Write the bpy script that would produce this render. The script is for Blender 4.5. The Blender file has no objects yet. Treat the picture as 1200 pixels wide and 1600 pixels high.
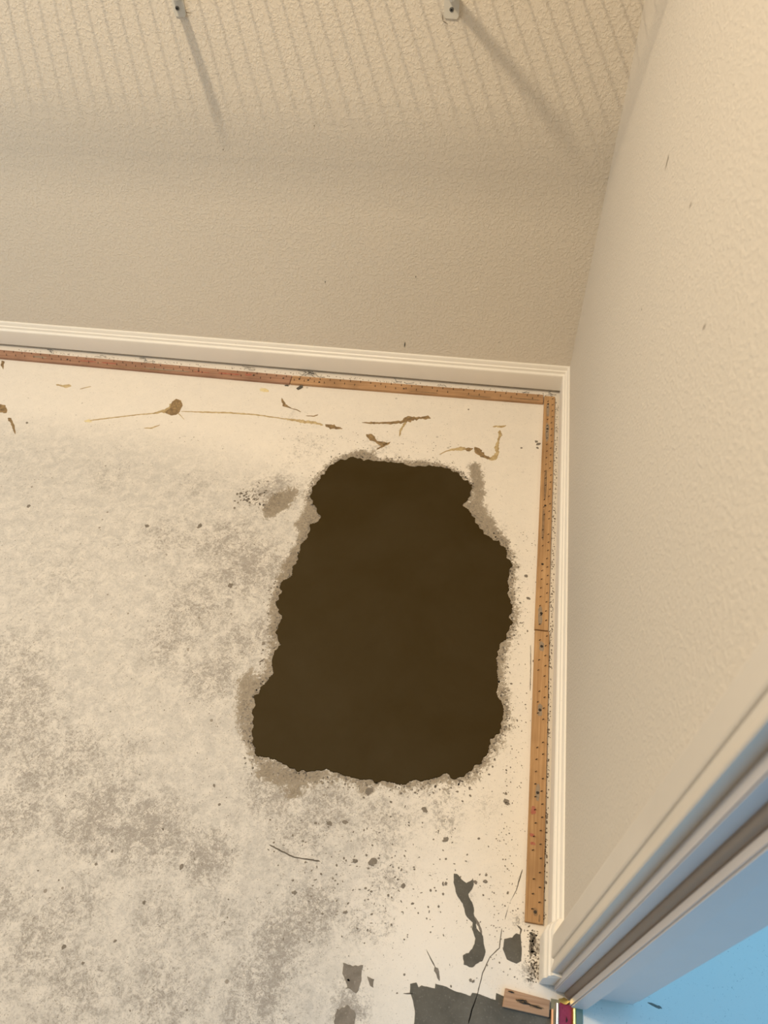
import bpy, bmesh, math, random
import numpy as np
from mathutils import Vector, Matrix

random.seed(4)
SC = bpy.context.scene
COL = SC.collection

# ------------------------------------------------------------------ camera
cd = bpy.data.cameras.new('camera')
cam = bpy.data.objects.new('camera', cd)
COL.objects.link(cam)
right = Vector((0.98672513, 0.15977443, -0.02908006))
down = Vector((0.10526953, -0.76562217, -0.63461880))
fwd = Vector((-0.1236602, 0.62313307, -0.77227801))
m3 = Matrix((right, -down, -fwd)).transposed()
cam.matrix_world = Matrix.Translation((0, 0, 1.3)) @ m3.to_4x4()
cd.sensor_fit = 'VERTICAL'
cd.sensor_height = 36.0
cd.lens = 1185.06 / 1600 * 36.0
cd.clip_start = 0.02
cd.dof.use_dof = True
cd.dof.focus_distance = 1.45
cd.dof.aperture_fstop = 7.0
SC.camera = cam

# ------------------------------------------------------------------ daylight, lamp, exposure
w = bpy.data.worlds.new('world')
SC.world = w
w.use_nodes = True
bg = w.node_tree.nodes['Background']
bg.inputs['Color'].default_value = (0.22, 0.585, 1.0, 1)
bg.inputs['Strength'].default_value = 1.45

def area(name, loc, target, sx, sy, col, energy):
    l = bpy.data.lights.new(name, 'AREA')
    l.shape = 'RECTANGLE'; l.size = sx; l.size_y = sy
    l.color = col; l.energy = energy
    o = bpy.data.objects.new(name, l); COL.objects.link(o)
    o.location = loc
    o.rotation_euler = (Vector(target) - Vector(loc)).to_track_quat('-Z', 'Y').to_euler()
    return o

# long ceiling lamp (its length runs front to back)
lamp = area('ceiling_lamp_light', (-0.725, 0.445, 2.28), (-0.725, 0.445, 0), 0.022, 0.16, (1.0, 0.815, 0.57), 22)
# soft daylight from the larger room on the left
area('room_daylight', (-2.6, 0.5, 1.3), (-0.6, 0.8, 0.4), 0.8, 1.2, (0.70, 0.86, 1.0), 19)
# wide soft fill light added below the ceiling to lift the shadows
area('soft_fill_light', (-0.95, 0.85, 2.4), (-0.9, 0.85, 0), 1.5, 1.1, (1.0, 0.845, 0.645), 22)

vs = SC.view_settings
vs.view_transform = 'Standard'; vs.look = 'None'; vs.gamma = 1; vs.exposure = 0.0
vs.use_curve_mapping = False

# ------------------------------------------------------------------ surveyed floor marks (metres)
PATCH = [(-0.355,1.172),(-0.333,1.192),(-0.297,1.203),(-0.258,1.198),(-0.22,1.198),(-0.182,1.199),(-0.156,1.19),(-0.126,1.202),(-0.088,1.199),(-0.062,1.186),(-0.038,1.164),(-0.022,1.154),(-0.022,1.121),(-0.035,1.092),(-0.018,1.071),(-0.001,1.04),(0.022,1.013),(0.048,0.999),(0.064,0.979),(0.077,0.943),(0.074,0.902),(0.079,0.863),(0.083,0.838),(0.081,0.822),(0.087,0.799),(0.078,0.773),(0.065,0.747),(0.062,0.715),(0.066,0.682),(0.069,0.65),(0.08,0.63),(0.081,0.604),(0.08,0.584),(0.063,0.561),(0.058,0.531),(0.039,0.506),(0.023,0.483),(0.007,0.48),(-0.005,0.488),(-0.027,0.475),(-0.058,0.468),(-0.076,0.459),(-0.112,0.458),(-0.131,0.459),(-0.149,0.454),(-0.173,0.456),(-0.193,0.464),(-0.221,0.46),(-0.239,0.455),(-0.263,0.456),(-0.288,0.462),(-0.314,0.468),(-0.338,0.467),(-0.35,0.484),(-0.363,0.512),(-0.37,0.548),(-0.376,0.579),(-0.364,0.602),(-0.353,0.629),(-0.365,0.653),(-0.363,0.677),(-0.353,0.69),(-0.368,0.718),(-0.367,0.749),(-0.386,0.778),(-0.382,0.807),(-0.391,0.829),(-0.373,0.852),(-0.369,0.894),(-0.369,0.93),(-0.359,0.964),(-0.359,0.99),(-0.342,1.011),(-0.36,1.036),(-0.378,1.061),(-0.383,1.097),(-0.368,1.132)]
HALOS = [(0.9,[(-0.408,1.097),(-0.415,1.072),(-0.424,1.035),(-0.452,0.998),(-0.461,0.987),(-0.479,1.008),(-0.481,1.039),(-0.459,1.074),(-0.432,1.092)]),(0.98,[(-0.35,1.151),(-0.382,1.121),(-0.386,1.056),(-0.385,1.025),(-0.398,0.988),(-0.378,0.957),(-0.389,0.905),(-0.397,0.855),(-0.4,0.821),(-0.397,0.77),(-0.374,0.699),(-0.342,0.68),(-0.326,0.845),(-0.317,0.988)]),(0.8,[(-0.415,0.617),(-0.394,0.634),(-0.358,0.609),(-0.351,0.572),(-0.342,0.521),(-0.328,0.468),(-0.343,0.451),(-0.37,0.486),(-0.4,0.538),(-0.41,0.574)]),(0.75,[(-0.355,0.469),(-0.305,0.471),(-0.264,0.463),(-0.194,0.469),(-0.213,0.445),(-0.233,0.429),(-0.249,0.419),(-0.253,0.395),(-0.274,0.405),(-0.273,0.42),(-0.302,0.421),(-0.334,0.436)]),(1.0,[(-0.035,1.215),(-0.019,1.228),(-0.004,1.206),(0.008,1.118),(-0.015,1.111),(-0.027,1.17)]),(0.85,[(-0.046,1.091),(-0.002,1.124),(0.019,1.084),(0.042,1.045),(0.064,1.012),(0.081,0.971),(0.074,0.942),(0.033,0.979),(-0.006,1.031)]),(0.8,[(0.088,0.784),(0.086,0.748),(0.069,0.716),(0.075,0.661),(0.088,0.631),(0.084,0.599),(0.056,0.659),(0.05,0.737)]),(0.85,[(-0.358,1.158),(-0.33,1.21),(-0.29,1.235),(-0.272,1.224),(-0.254,1.233),(-0.254,1.211),(-0.219,1.194),(-0.29,1.168)]),(0.8,[(-0.231,1.193),(-0.171,1.211),(-0.108,1.213),(-0.063,1.198),(-0.023,1.162),(-0.073,1.172),(-0.167,1.184)]),(0.85,[(0.076,0.565),(0.091,0.56),(0.087,0.55),(0.075,0.548)]),(0.9,[(-0.003,0.488),(0.016,0.482),(0.011,0.463),(0.005,0.453)]),(0.9,[(-0.169,0.461),(-0.14,0.458),(-0.126,0.44),(-0.13,0.427),(-0.144,0.43),(-0.159,0.444)]),(0.8,[(-0.077,0.47),(-0.023,0.483),(-0.03,0.465),(-0.066,0.453)]),(0.75,[(0.023,0.483),(0.039,0.504),(0.063,0.551),(0.07,0.528),(0.053,0.501),(0.038,0.462)])]
SMUDGE = [(-0.463,1.071,0.066,0.8),(-0.537,0.913,0.098,0.55),(-0.681,0.911,0.084,0.35),(-0.45,0.858,0.095,0.6),(-0.43,0.691,0.063,0.5),(-0.554,0.747,0.105,0.45),(-0.467,0.602,0.073,0.5),(-0.576,0.655,0.076,0.35),(-0.584,0.327,0.087,0.75),(-0.478,0.317,0.075,0.7),(-0.37,0.293,0.057,0.7),(-0.723,0.401,0.091,0.5),(-0.722,0.301,0.066,0.5),(-0.654,0.435,0.07,0.35),(-0.557,0.188,0.061,0.4),(-0.603,0.127,0.069,0.5),(-0.421,0.191,0.06,0.4),(-0.33,0.196,0.06,0.35),(-0.228,0.195,0.059,0.7),(-0.184,0.246,0.05,0.65),(-0.107,0.24,0.039,0.5),(-0.246,0.116,0.065,0.6),(-0.383,0.087,0.075,0.5),(-0.508,0.075,0.076,0.5),(-0.11,0.126,0.032,1.0),(-0.235,0.354,0.064,0.5),(-0.101,0.385,0.064,0.5),(-0.077,0.3,0.046,0.5),(-0.076,0.236,0.033,0.5),(-0.852,0.587,0.101,0.4),(-0.849,0.785,0.096,0.25),(-0.864,1.066,0.061,0.3),(-0.803,0.487,0.096,0.5),(-0.296,0.42,0.067,0.6),(-0.193,0.413,0.054,0.5),(-0.422,1.22,0.077,0.3),(-0.255,1.242,0.053,0.35),(-0.495,1.322,0.032,0.3),(0.047,1.03,0.034,0.4),(0.081,0.916,0.016,0.3),(0.087,0.594,0.023,0.35),(-0.659,1.064,0.06,0.3),(-0.206,0.723,0.012,0.0),(0.147,0.211,0.017,0.9),(0.154,0.246,0.013,0.8),(0.125,0.276,0.016,0.5),(0.045,0.3,0.014,0.5),(0.064,0.442,0.032,0.3),(0.005,0.391,0.031,0.35),(-0.387,0.726,0.037,0.5),(-0.358,0.591,0.03,0.6),(-0.38,0.884,0.04,0.5),(-0.011,0.441,0.054,0.4),(-0.677,0.188,0.052,0.4),(-0.564,0.436,0.047,0.3)]
SPOTS = {'snake': [(0.021,0.329),(0.026,0.329),(0.033,0.321),(0.042,0.318),(0.052,0.328),(0.053,0.318),(0.048,0.303),(0.054,0.293),(0.058,0.277),(0.063,0.267),(0.063,0.257),(0.073,0.248),(0.076,0.238),(0.079,0.228),(0.075,0.215),(0.061,0.204),(0.048,0.206),(0.046,0.218),(0.054,0.223),(0.061,0.236),(0.062,0.243),(0.055,0.255),(0.056,0.264),(0.045,0.273),(0.039,0.288),(0.027,0.3),(0.021,0.316)],'oval': [(0.107,0.248),(0.118,0.252),(0.123,0.259),(0.129,0.258),(0.131,0.246),(0.132,0.224),(0.125,0.22),(0.111,0.223),(0.105,0.235)],'bare': [(-0.026,0.169),(-0.018,0.172),(-0.014,0.167),(-0.01,0.17),(0.009,0.17),(0.009,0.176),(0.062,0.168),(0.064,0.172),(0.098,0.169),(0.098,0.178),(0.114,0.175),(0.147,0.17),(0.18,0.168),(0.185,0.123),(0.081,0.096),(-0.007,0.082),(-0.015,0.114),(-0.014,0.123),(-0.016,0.137),(-0.02,0.149),(-0.026,0.159)],'block': [(-0.13,0.181),(-0.099,0.183),(-0.095,0.165),(-0.104,0.147),(-0.115,0.149),(-0.12,0.146)],'block2': [(-0.091,0.169),(-0.079,0.168),(-0.079,0.155),(-0.085,0.158)],'streak': [(-0.129,0.123),(-0.112,0.134),(-0.098,0.124),(-0.096,0.101),(-0.118,0.094)],'glueblob': [(-0.806,1.293),(-0.799,1.31),(-0.802,1.334),(-0.795,1.345),(-0.782,1.341),(-0.771,1.324),(-0.77,1.302),(-0.776,1.29),(-0.787,1.286)],'glueblob2': [(-0.267,1.277),(-0.277,1.265),(-0.29,1.281),(-0.278,1.287)]}
SCR = (-0.507,1.055)
DOTS = [(-0.11,0.326,0.009,1),(0.003,0.379,0.007,1),(0.01,0.313,0.003,1),(0.096,0.456,0.006,1),(0.095,0.468,0.003,1),(-0.038,0.421,0.007,0.7),(-0.492,0.811,0.007,0.7),(-0.414,0.272,0.005,1),(-0.136,0.437,0.009,0.7),(-0.455,0.213,0.004,1),(-0.464,0.324,0.003,1),(-0.401,0.407,0.004,1),(-0.382,0.377,0.003,0.8),(-0.721,0.938,0.006,0.7),(-0.605,0.954,0.009,0.7),(-1.141,1.212,0.005,1),(-1.012,0.956,0.006,1),(-0.706,1.219,0.002,1),(0.107,0.314,0.003,1),(-0.191,0.375,0.006,0.8),(-0.165,0.381,0.006,0.8),(-0.214,0.372,0.003,0.8),(-0.138,0.324,0.005,0.8),(-0.139,0.248,0.005,0.8),(-0.224,0.263,0.005,0.6),(-0.424,0.073,0.002,1),(-0.185,0.2,0.002,1),(-0.342,0.087,0.002,1),(-0.117,0.16,0.003,1),(-0.037,0.18,0.002,1),(-0.038,0.276,0.003,0.8),(-0.056,0.299,0.005,1),(0.056,0.322,0.004,0.8),(0.071,0.325,0.004,0.8),(0.099,0.452,0.005,0.8),(0.06,0.188,0.003,1),(0.064,0.187,0.003,1),(0.069,0.192,0.001,1),(-0.053,1.403,0.003,0.6),(0.083,1.287,0.003,1),(0.118,0.79,0.003,1),(0.095,0.788,0.003,1),(0.132,0.726,0.003,1),(0.11,0.92,0.005,0.8),(0.117,0.866,0.005,0.9),(0.121,1.292,0.004,1),(0.117,1.313,0.005,1),(0.122,1.305,0.007,1),(-0.388,0.689,0.005,0.6),(-0.044,0.155,0.002,1),(-0.553,0.255,0.003,0.6),(-0.555,0.135,0.004,0.6),(-0.517,0.119,0.003,0.6),(-0.643,0.231,0.002,0.8),(-0.535,0.278,0.003,0.5),(-0.48,0.155,0.003,0.5)]
RIB = [('glue','g',[(-0.987,1.241,0.003),(-0.949,1.253,0.004),(-0.911,1.265,0.004),(-0.873,1.277,0.003),(-0.834,1.287,0.005),(-0.809,1.3,0.014),(-0.795,1.318,0.02),(-0.785,1.336,0.009),(-0.781,1.342,0.01)]),('glue','g',[(-0.767,1.303,0.002),(-0.707,1.308,0.005),(-0.642,1.314,0.0056),(-0.576,1.316,0.005),(-0.508,1.311,0.003),(-0.459,1.308,0.01),(-0.426,1.306,0.01),(-0.401,1.302,0.006)]),('glue','d',[(-0.396,1.303,0.006),(-0.379,1.298,0.016),(-0.362,1.296,0.008),(-0.351,1.295,0.004)]),('glue','g',[(-0.78,1.301,0.003),(-0.764,1.289,0.002),(-0.749,1.275,0.001)]),('glue','d',[(-0.308,1.323,0.0015),(-0.285,1.324,0.008),(-0.261,1.327,0.006),(-0.238,1.33,0.01),(-0.21,1.338,0.0099),(-0.193,1.35,0.02),(-0.17,1.357,0.009),(-0.15,1.362,0.012),(-0.142,1.359,0.004)]),('glue','g',[(-0.201,1.337,0.006),(-0.206,1.321,0.005),(-0.21,1.305,0.006),(-0.209,1.287,0.002)]),('glue','g',[(-0.107,1.24,0.0021),(-0.092,1.253,0.003),(-0.076,1.261,0.0071),(-0.059,1.266,0.012),(-0.046,1.265,0.0085)]),('glue','d',[(-0.048,1.267,0.0085),(-0.039,1.266,0.0157),(-0.03,1.27,0.003)]),('glue','d',[(-0.026,1.275,0.01),(-0.016,1.261,0.02),(-0.001,1.248,0.009),(0.013,1.242,0.008)]),('glue','g',[(0.01,1.239,0.0099),(0.021,1.245,0.016),(0.028,1.263,0.007),(0.025,1.279,0.012),(0.026,1.296,0.0071),(0.029,1.314,0.005),(0.031,1.328,0.01),(0.029,1.34,0.0042)]),('glue','g',[(0.011,1.349,0.0045),(0.019,1.353,0.005),(0.031,1.352,0.008),(0.043,1.358,0.003)]),('glue','g',[(0.026,1.316,0.002),(0.037,1.324,0.002)]),('glue','d',[(-1.243,1.267,0.016),(-1.227,1.25,0.024),(-1.211,1.24,0.005)]),('glue','d',[(-1.196,1.223,0.012),(-1.182,1.211,0.006),(-1.168,1.192,0.006),(-1.152,1.171,0.0021)]),('glue','d',[(-1.32,1.432,0.01),(-1.312,1.417,0.008),(-1.301,1.399,0.0015)]),('glue','d',[(-0.29,1.283,0.006),(-0.276,1.274,0.016),(-0.261,1.263,0.006),(-0.245,1.256,0.016),(-0.233,1.262,0.005)]),('glue','d',[(-0.257,1.237,0.0028),(-0.236,1.257,0.0089),(-0.228,1.265,0.004)]),('glue','g',[(-1.13,1.359,0.006),(-1.112,1.356,0.006),(-1.097,1.358,0.014),(-1.088,1.357,0.006)]),('glue','g',[(-1.06,1.35,0.003),(-1.048,1.357,0.0025),(-1.035,1.363,0.004)]),('glue','y',[(-0.591,1.41,0.01),(-0.579,1.409,0.016),(-0.566,1.404,0.01)]),('glue','y',[(-0.999,1.237,0.0067),(-0.989,1.239,0.01),(-0.978,1.238,0.002)]),('glue','g',[(-0.84,1.233,0.002),(-0.821,1.236,0.006),(-0.804,1.249,0.002)]),('glue','d',[(-0.527,1.384,0.003),(-0.514,1.359,0.0089),(-0.493,1.35,0.002),(-0.479,1.347,0.003),(-0.466,1.34,0.003)]),('glue','d',[(-0.45,1.328,0.002),(-0.431,1.33,0.004),(-0.421,1.336,0.004)]),('crack','k',[(0.128,0.352,0.0017),(0.12,0.32,0.0014),(0.11,0.299,0.0),(0.105,0.276,0.0012)]),('crack','k',[(0.101,0.263,0.001),(0.099,0.236,0.0016),(0.086,0.222,0.0012),(0.077,0.2,0.0016),(0.072,0.175,0.0014),(0.068,0.16,0.0025),(0.065,0.152,0.003),(0.062,0.134,0.003)]),('crack','k',[(-0.009,0.217,0.001),(0.0,0.205,0.0015),(0.007,0.196,0.002)]),('crack','s',[(0.006,0.196,0.003),(0.009,0.194,0.007),(0.012,0.188,0.004),(0.015,0.18,0.0028)]),('crack','k',[(0.125,0.76,0.0012),(0.127,0.716,0.0014),(0.128,0.663,0.0012)]),('crack','k',[(-0.282,0.327,0.002),(-0.259,0.32,0.0025),(-0.236,0.314,0.002),(-0.194,0.315,0.0021)]),('crack','s',[(0.057,0.274,0.0028),(0.067,0.261,0.004),(0.073,0.246,0.002)]),('crack','k',[(0.124,0.271,0.0028),(0.13,0.266,0.003),(0.128,0.257,0.0015)]),('crack','s',[(0.145,0.265,0.008),(0.149,0.257,0.008),(0.147,0.24,0.0071),(0.145,0.23,0.002)]),('crack','k',[(-0.021,0.158,0.002),(-0.035,0.156,0.0015)]),('crack','s',[(0.313,0.2,0.002),(0.324,0.197,0.004),(0.329,0.197,0.004),(0.333,0.196,0.0028)])]

# ------------------------------------------------------------------ helpers
def srgb(r, g, b):
    f = lambda c: (c / 255 / 12.92) if c / 255 <= .04045 else ((c / 255 + .055) / 1.055) ** 2.4
    return (f(r), f(g), f(b), 1)

class NT:
    def __init__(s, name):
        s.m = bpy.data.materials.new(name); s.m.use_nodes = True
        s.t = s.m.node_tree; s.b = s.t.nodes['Principled BSDF']
    def n(s, typ, **kw):
        x = s.t.nodes.new(typ)
        for k, v in kw.items():
            if k in x.inputs.keys(): x.inputs[k].default_value = v
            else: setattr(x, k, v)
        return x
    def l(s, a, b): s.t.links.new(a, b)
    def coord(s, scale=(1, 1, 1)):
        g = s.n('ShaderNodeNewGeometry'); mp = s.n('ShaderNodeMapping'); mp.inputs['Scale'].default_value = scale
        s.l(g.outputs['Position'], mp.inputs['Vector']); return mp.outputs[0]
    def noise(s, v, scale, detail=4, rough=.55, dist=0.0):
        x = s.n('ShaderNodeTexNoise', Scale=scale, Detail=detail, Roughness=rough, Distortion=dist)
        s.l(v, x.inputs['Vector']); return x.outputs['Fac']
    def mr(s, v, a, b, c=0.0, d=1.0, smooth=False):
        x = s.n('ShaderNodeMapRange'); x.clamp = True
        if smooth: x.interpolation_type = 'SMOOTHSTEP'
        for i, q in enumerate((a, b, c, d)): x.inputs[i + 1].default_value = q
        s.l(v, x.inputs[0]); return x.outputs[0]
    def math(s, op, a, b=None):
        x = s.n('ShaderNodeMath', operation=op)
        for i, q in enumerate((a, b)):
            if q is None: continue
            if isinstance(q, (int, float)): x.inputs[i].default_value = q
            else: s.l(q, x.inputs[i])
        return x.outputs[0]
    def mix(s, f, a, b):
        x = s.n('ShaderNodeMix', data_type='RGBA')
        for i, q in ((0, f), (6, a), (7, b)):
            if isinstance(q, (int, float, tuple)): x.inputs[i].default_value = q
            else: s.l(q, x.inputs[i])
        return x.outputs[2]
    def bump(s, h, strength, dist):
        x = s.n('ShaderNodeBump', Strength=strength, Distance=dist)
        s.l(h, x.inputs['Height']); s.l(x.outputs[0], s.b.inputs['Normal']); return x

def simple(name, col, rough=.6, metal=0.0, spec=.5):
    k = NT(name); k.b.inputs['Base Color'].default_value = col
    k.b.inputs['Roughness'].default_value = rough; k.b.inputs['Metallic'].default_value = metal
    k.b.inputs['Specular IOR Level'].default_value = spec
    return k.m

def link(name, me, mat=None, parent=None, smooth=False):
    o = bpy.data.objects.new(name, me); COL.objects.link(o)
    if mat and not me.materials: me.materials.append(mat)
    if parent: o.parent = parent
    if smooth:
        for p in me.polygons: p.use_smooth = True
    return o

def bm_obj(name, bm, mat=None, parent=None, smooth=False):
    bmesh.ops.recalc_face_normals(bm, faces=bm.faces)
    me = bpy.data.meshes.new(name); bm.to_mesh(me); bm.free()
    return link(name, me, mat, parent, smooth)

def empty(name, loc=(0, 0, 0)):
    o = bpy.data.objects.new(name, None); COL.objects.link(o); o.location = loc; return o

def tag(o, label=None, cat=None, group=None, kind=None):
    for k, v in (('label', label), ('category', cat), ('group', group), ('kind', kind)):
        if v: o[k] = v
    return o

def box(bm, x0, x1, y0, y1, z0, z1, bev=0.0):
    r = bmesh.ops.create_cube(bm, size=1)
    for v in r['verts']:
        v.co = Vector((x0 + (v.co.x + .5) * (x1 - x0), y0 + (v.co.y + .5) * (y1 - y0), z0 + (v.co.z + .5) * (z1 - z0)))
    if bev:
        es = list({e for v in r['verts'] for e in v.link_edges})
        bmesh.ops.bevel(bm, geom=es, offset=bev, segments=2, affect='EDGES')

def tube(bm, pts, r, n=8):
    pts = [Vector(p) for p in pts]; rings = []
    for i, p in enumerate(pts):
        d = (pts[min(i + 1, len(pts) - 1)] - pts[max(i - 1, 0)]).normalized()
        a = d.orthogonal().normalized() if i == 0 else (rings_a - d * rings_a.dot(d)).normalized()
        rings_a = a
        b = d.cross(a); rr = r[i] if isinstance(r, (list, tuple)) else r
        rings.append([bm.verts.new(p + (a * math.cos(2 * math.pi * k / n) + b * math.sin(2 * math.pi * k / n)) * rr) for k in range(n)])
    for i in range(len(rings) - 1):
        for k in range(n):
            bm.faces.new((rings[i][k], rings[i][(k + 1) % n], rings[i + 1][(k + 1) % n], rings[i + 1][k]))
    bm.faces.new(rings[0]); bm.faces.new(rings[-1])

def extrude_profile(bm, rings):
    """rings: list of equally long closed vertex loops"""
    vr = [[bm.verts.new(p) for p in r] for r in rings]; n = len(vr[0])
    for i in range(len(vr) - 1):
        for k in range(n):
            bm.faces.new((vr[i][k], vr[i][(k + 1) % n], vr[i + 1][(k + 1) % n], vr[i + 1][k]))
    bm.faces.new(vr[0]); bm.faces.new(vr[-1])

def rough_outline(pts, step=.004, amp=.002, seed=1, freq=1.0):
    """resample a closed outline and roughen it with layered noise"""
    rnd = random.Random(seed); out = []
    n = len(pts)
    for i in range(n):
        p0, p1, p2, p3 = [Vector(pts[(i + k) % n] + (0,)) for k in (-1, 0, 1, 2)]
        L = (p2 - p1).length; m = max(1, int(L / step))
        for j in range(m):
            t = j / m
            q = .5 * ((2 * p1) + (p2 - p0) * t * .6 + (2 * p0 - 5 * p1 + 4 * p2 - p3) * t * t * 0 )
            q = p1.lerp(p2, t)
            out.append(q)
    k = len(out); res = []
    a = [rnd.uniform(-1, 1) for _ in range(k)]
    b = [0] * k; run = 0
    for i in range(k):
        b[i] = sum(a[(i + d) % k] for d in (-2, -1, 0, 1, 2)) / 2.6 + .8 * sum(a[(i * 7 // 16 + d) % k] for d in (0, 1)) / 2
    for i, q in enumerate(out):
        tan = (out[(i + 1) % k] - out[i - 1]).normalized(); nrm = Vector((tan.y, -tan.x, 0))
        res.append(q + nrm * (b[i] * amp + a[i] * amp * .35))
    return res

def slab(name, outline, z0, z1, mat, parent=None, inset=.002, dome=0.0):
    bm = bmesh.new()
    top = [bm.verts.new((p.x, p.y, z1)) for p in outline]
    f = bm.faces.new(top); f.normal_update()
    if f.normal.z < 0: f.normal_flip()
    cen = sum((p for p in outline), Vector()) / len(outline)
    low = []
    for p in outline:
        d = (p - cen).normalized() * inset
        low.append(bm.verts.new((p.x + d.x, p.y + d.y, z0)))
    n = len(top)
    for i in range(n):
        bm.faces.new((top[i], top[(i + 1) % n], low[(i + 1) % n], low[i]))
    bmesh.ops.triangulate(bm, faces=[f])
    return bm_obj(name, bm, mat, parent)

def ribbon(name, pts, mat, parent, h, z0=0.0, seed=0, rag=.25, wob=.25):
    """a raised strand of varying width lying on the floor: pts = (x, y, width)"""
    rnd = random.Random(seed); P = []
    for i in range(len(pts) - 1):
        a, b = pts[i], pts[i + 1]; L = math.hypot(b[0] - a[0], b[1] - a[1]); m = max(2, int(L / .004))
        for j in range(m):
            t = j / m; P.append([a[k] + (b[k] - a[k]) * t for k in range(3)])
    P.append(list(pts[-1])); bm = bmesh.new(); R = []
    for i, p in enumerate(P):
        q0, q1 = P[max(i - 1, 0)], P[min(i + 1, len(P) - 1)]
        d = Vector((q1[0] - q0[0], q1[1] - q0[1], 0)).normalized(); s = Vector((-d.y, d.x, 0))
        c = Vector((p[0], p[1], 0)) + s * rnd.uniform(-wob, wob) * p[2]
        wl = p[2] * .5 * (1 + rnd.uniform(-rag, rag)); wr = p[2] * .5 * (1 + rnd.uniform(-rag, rag))
        hh = min(h, p[2] * .35)
        if i in (0, len(P) - 1): wl *= .35; wr *= .35
        R.append([bm.verts.new(c + s * wl + Vector((0, 0, z0))), bm.verts.new(c + s * wl * .55 + Vector((0, 0, z0 + hh))),
                  bm.verts.new(c - s * wr * .55 + Vector((0, 0, z0 + hh))), bm.verts.new(c - s * wr + Vector((0, 0, z0)))])
    for i in range(len(R) - 1):
        for k in range(3): bm.faces.new((R[i][k], R[i][k + 1], R[i + 1][k + 1], R[i + 1][k]))
    bm.faces.new(R[0]); bm.faces.new(R[-1])
    return bm_obj(name, bm, mat, parent)

# ------------------------------------------------------------------ materials
def wall_mat(name, base, bump, tone):
    k = NT(name); v = k.coord()
    big = k.noise(v, 1.6, 3)
    col = k.mix(k.mr(big, .3, .7), tuple(c * .96 for c in base[:3]) + (1,), base)
    sp = k.noise(v, 260, 2, .5)
    col = k.mix(k.mr(sp, .35, .65, 0, .25), col, tuple(c * .9 for c in base[:3]) + (1,))
    k.l(col, k.b.inputs['Base Color'])
    k.b.inputs['Roughness'].default_value = .62; k.b.inputs['Specular IOR Level'].default_value = .3
    o1 = k.noise(v, 170, 3, .55, .4); o2 = k.noise(v, 420, 2, .5)
    h = k.math('ADD', k.mr(o1, .42, .66, 0, 1, True), k.math('MULTIPLY', o2, .35))
    k.bump(h, bump, .0011)
    return k.m

WALL_BACK = wall_mat('textured_wall_paint', (.725, .65, .54, 1), .55, 0)
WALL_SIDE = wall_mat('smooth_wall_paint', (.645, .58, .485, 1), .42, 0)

def trim_mat(name, base):
    k = NT(name); v = k.coord()
    n = k.noise(v, 14, 5); s = k.noise(v, 230, 2)
    col = k.mix(k.mr(n, .45, .8, 0, .3), base, tuple(c * .88 for c in base[:3]) + (1,))
    col = k.mix(k.mr(s, .72, .8, 0, .35), col, (.30, .25, .18, 1))
    k.l(col, k.b.inputs['Base Color']); k.b.inputs['Roughness'].default_value = .42
    k.b.inputs['Specular IOR Level'].default_value = .4
    k.bump(k.noise(v, 60, 3), .12, .001)
    return k.m
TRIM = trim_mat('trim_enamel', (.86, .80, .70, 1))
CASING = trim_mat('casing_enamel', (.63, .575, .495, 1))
JAMB = trim_mat('jamb_enamel', (.58, .54, .515, 1))

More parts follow.
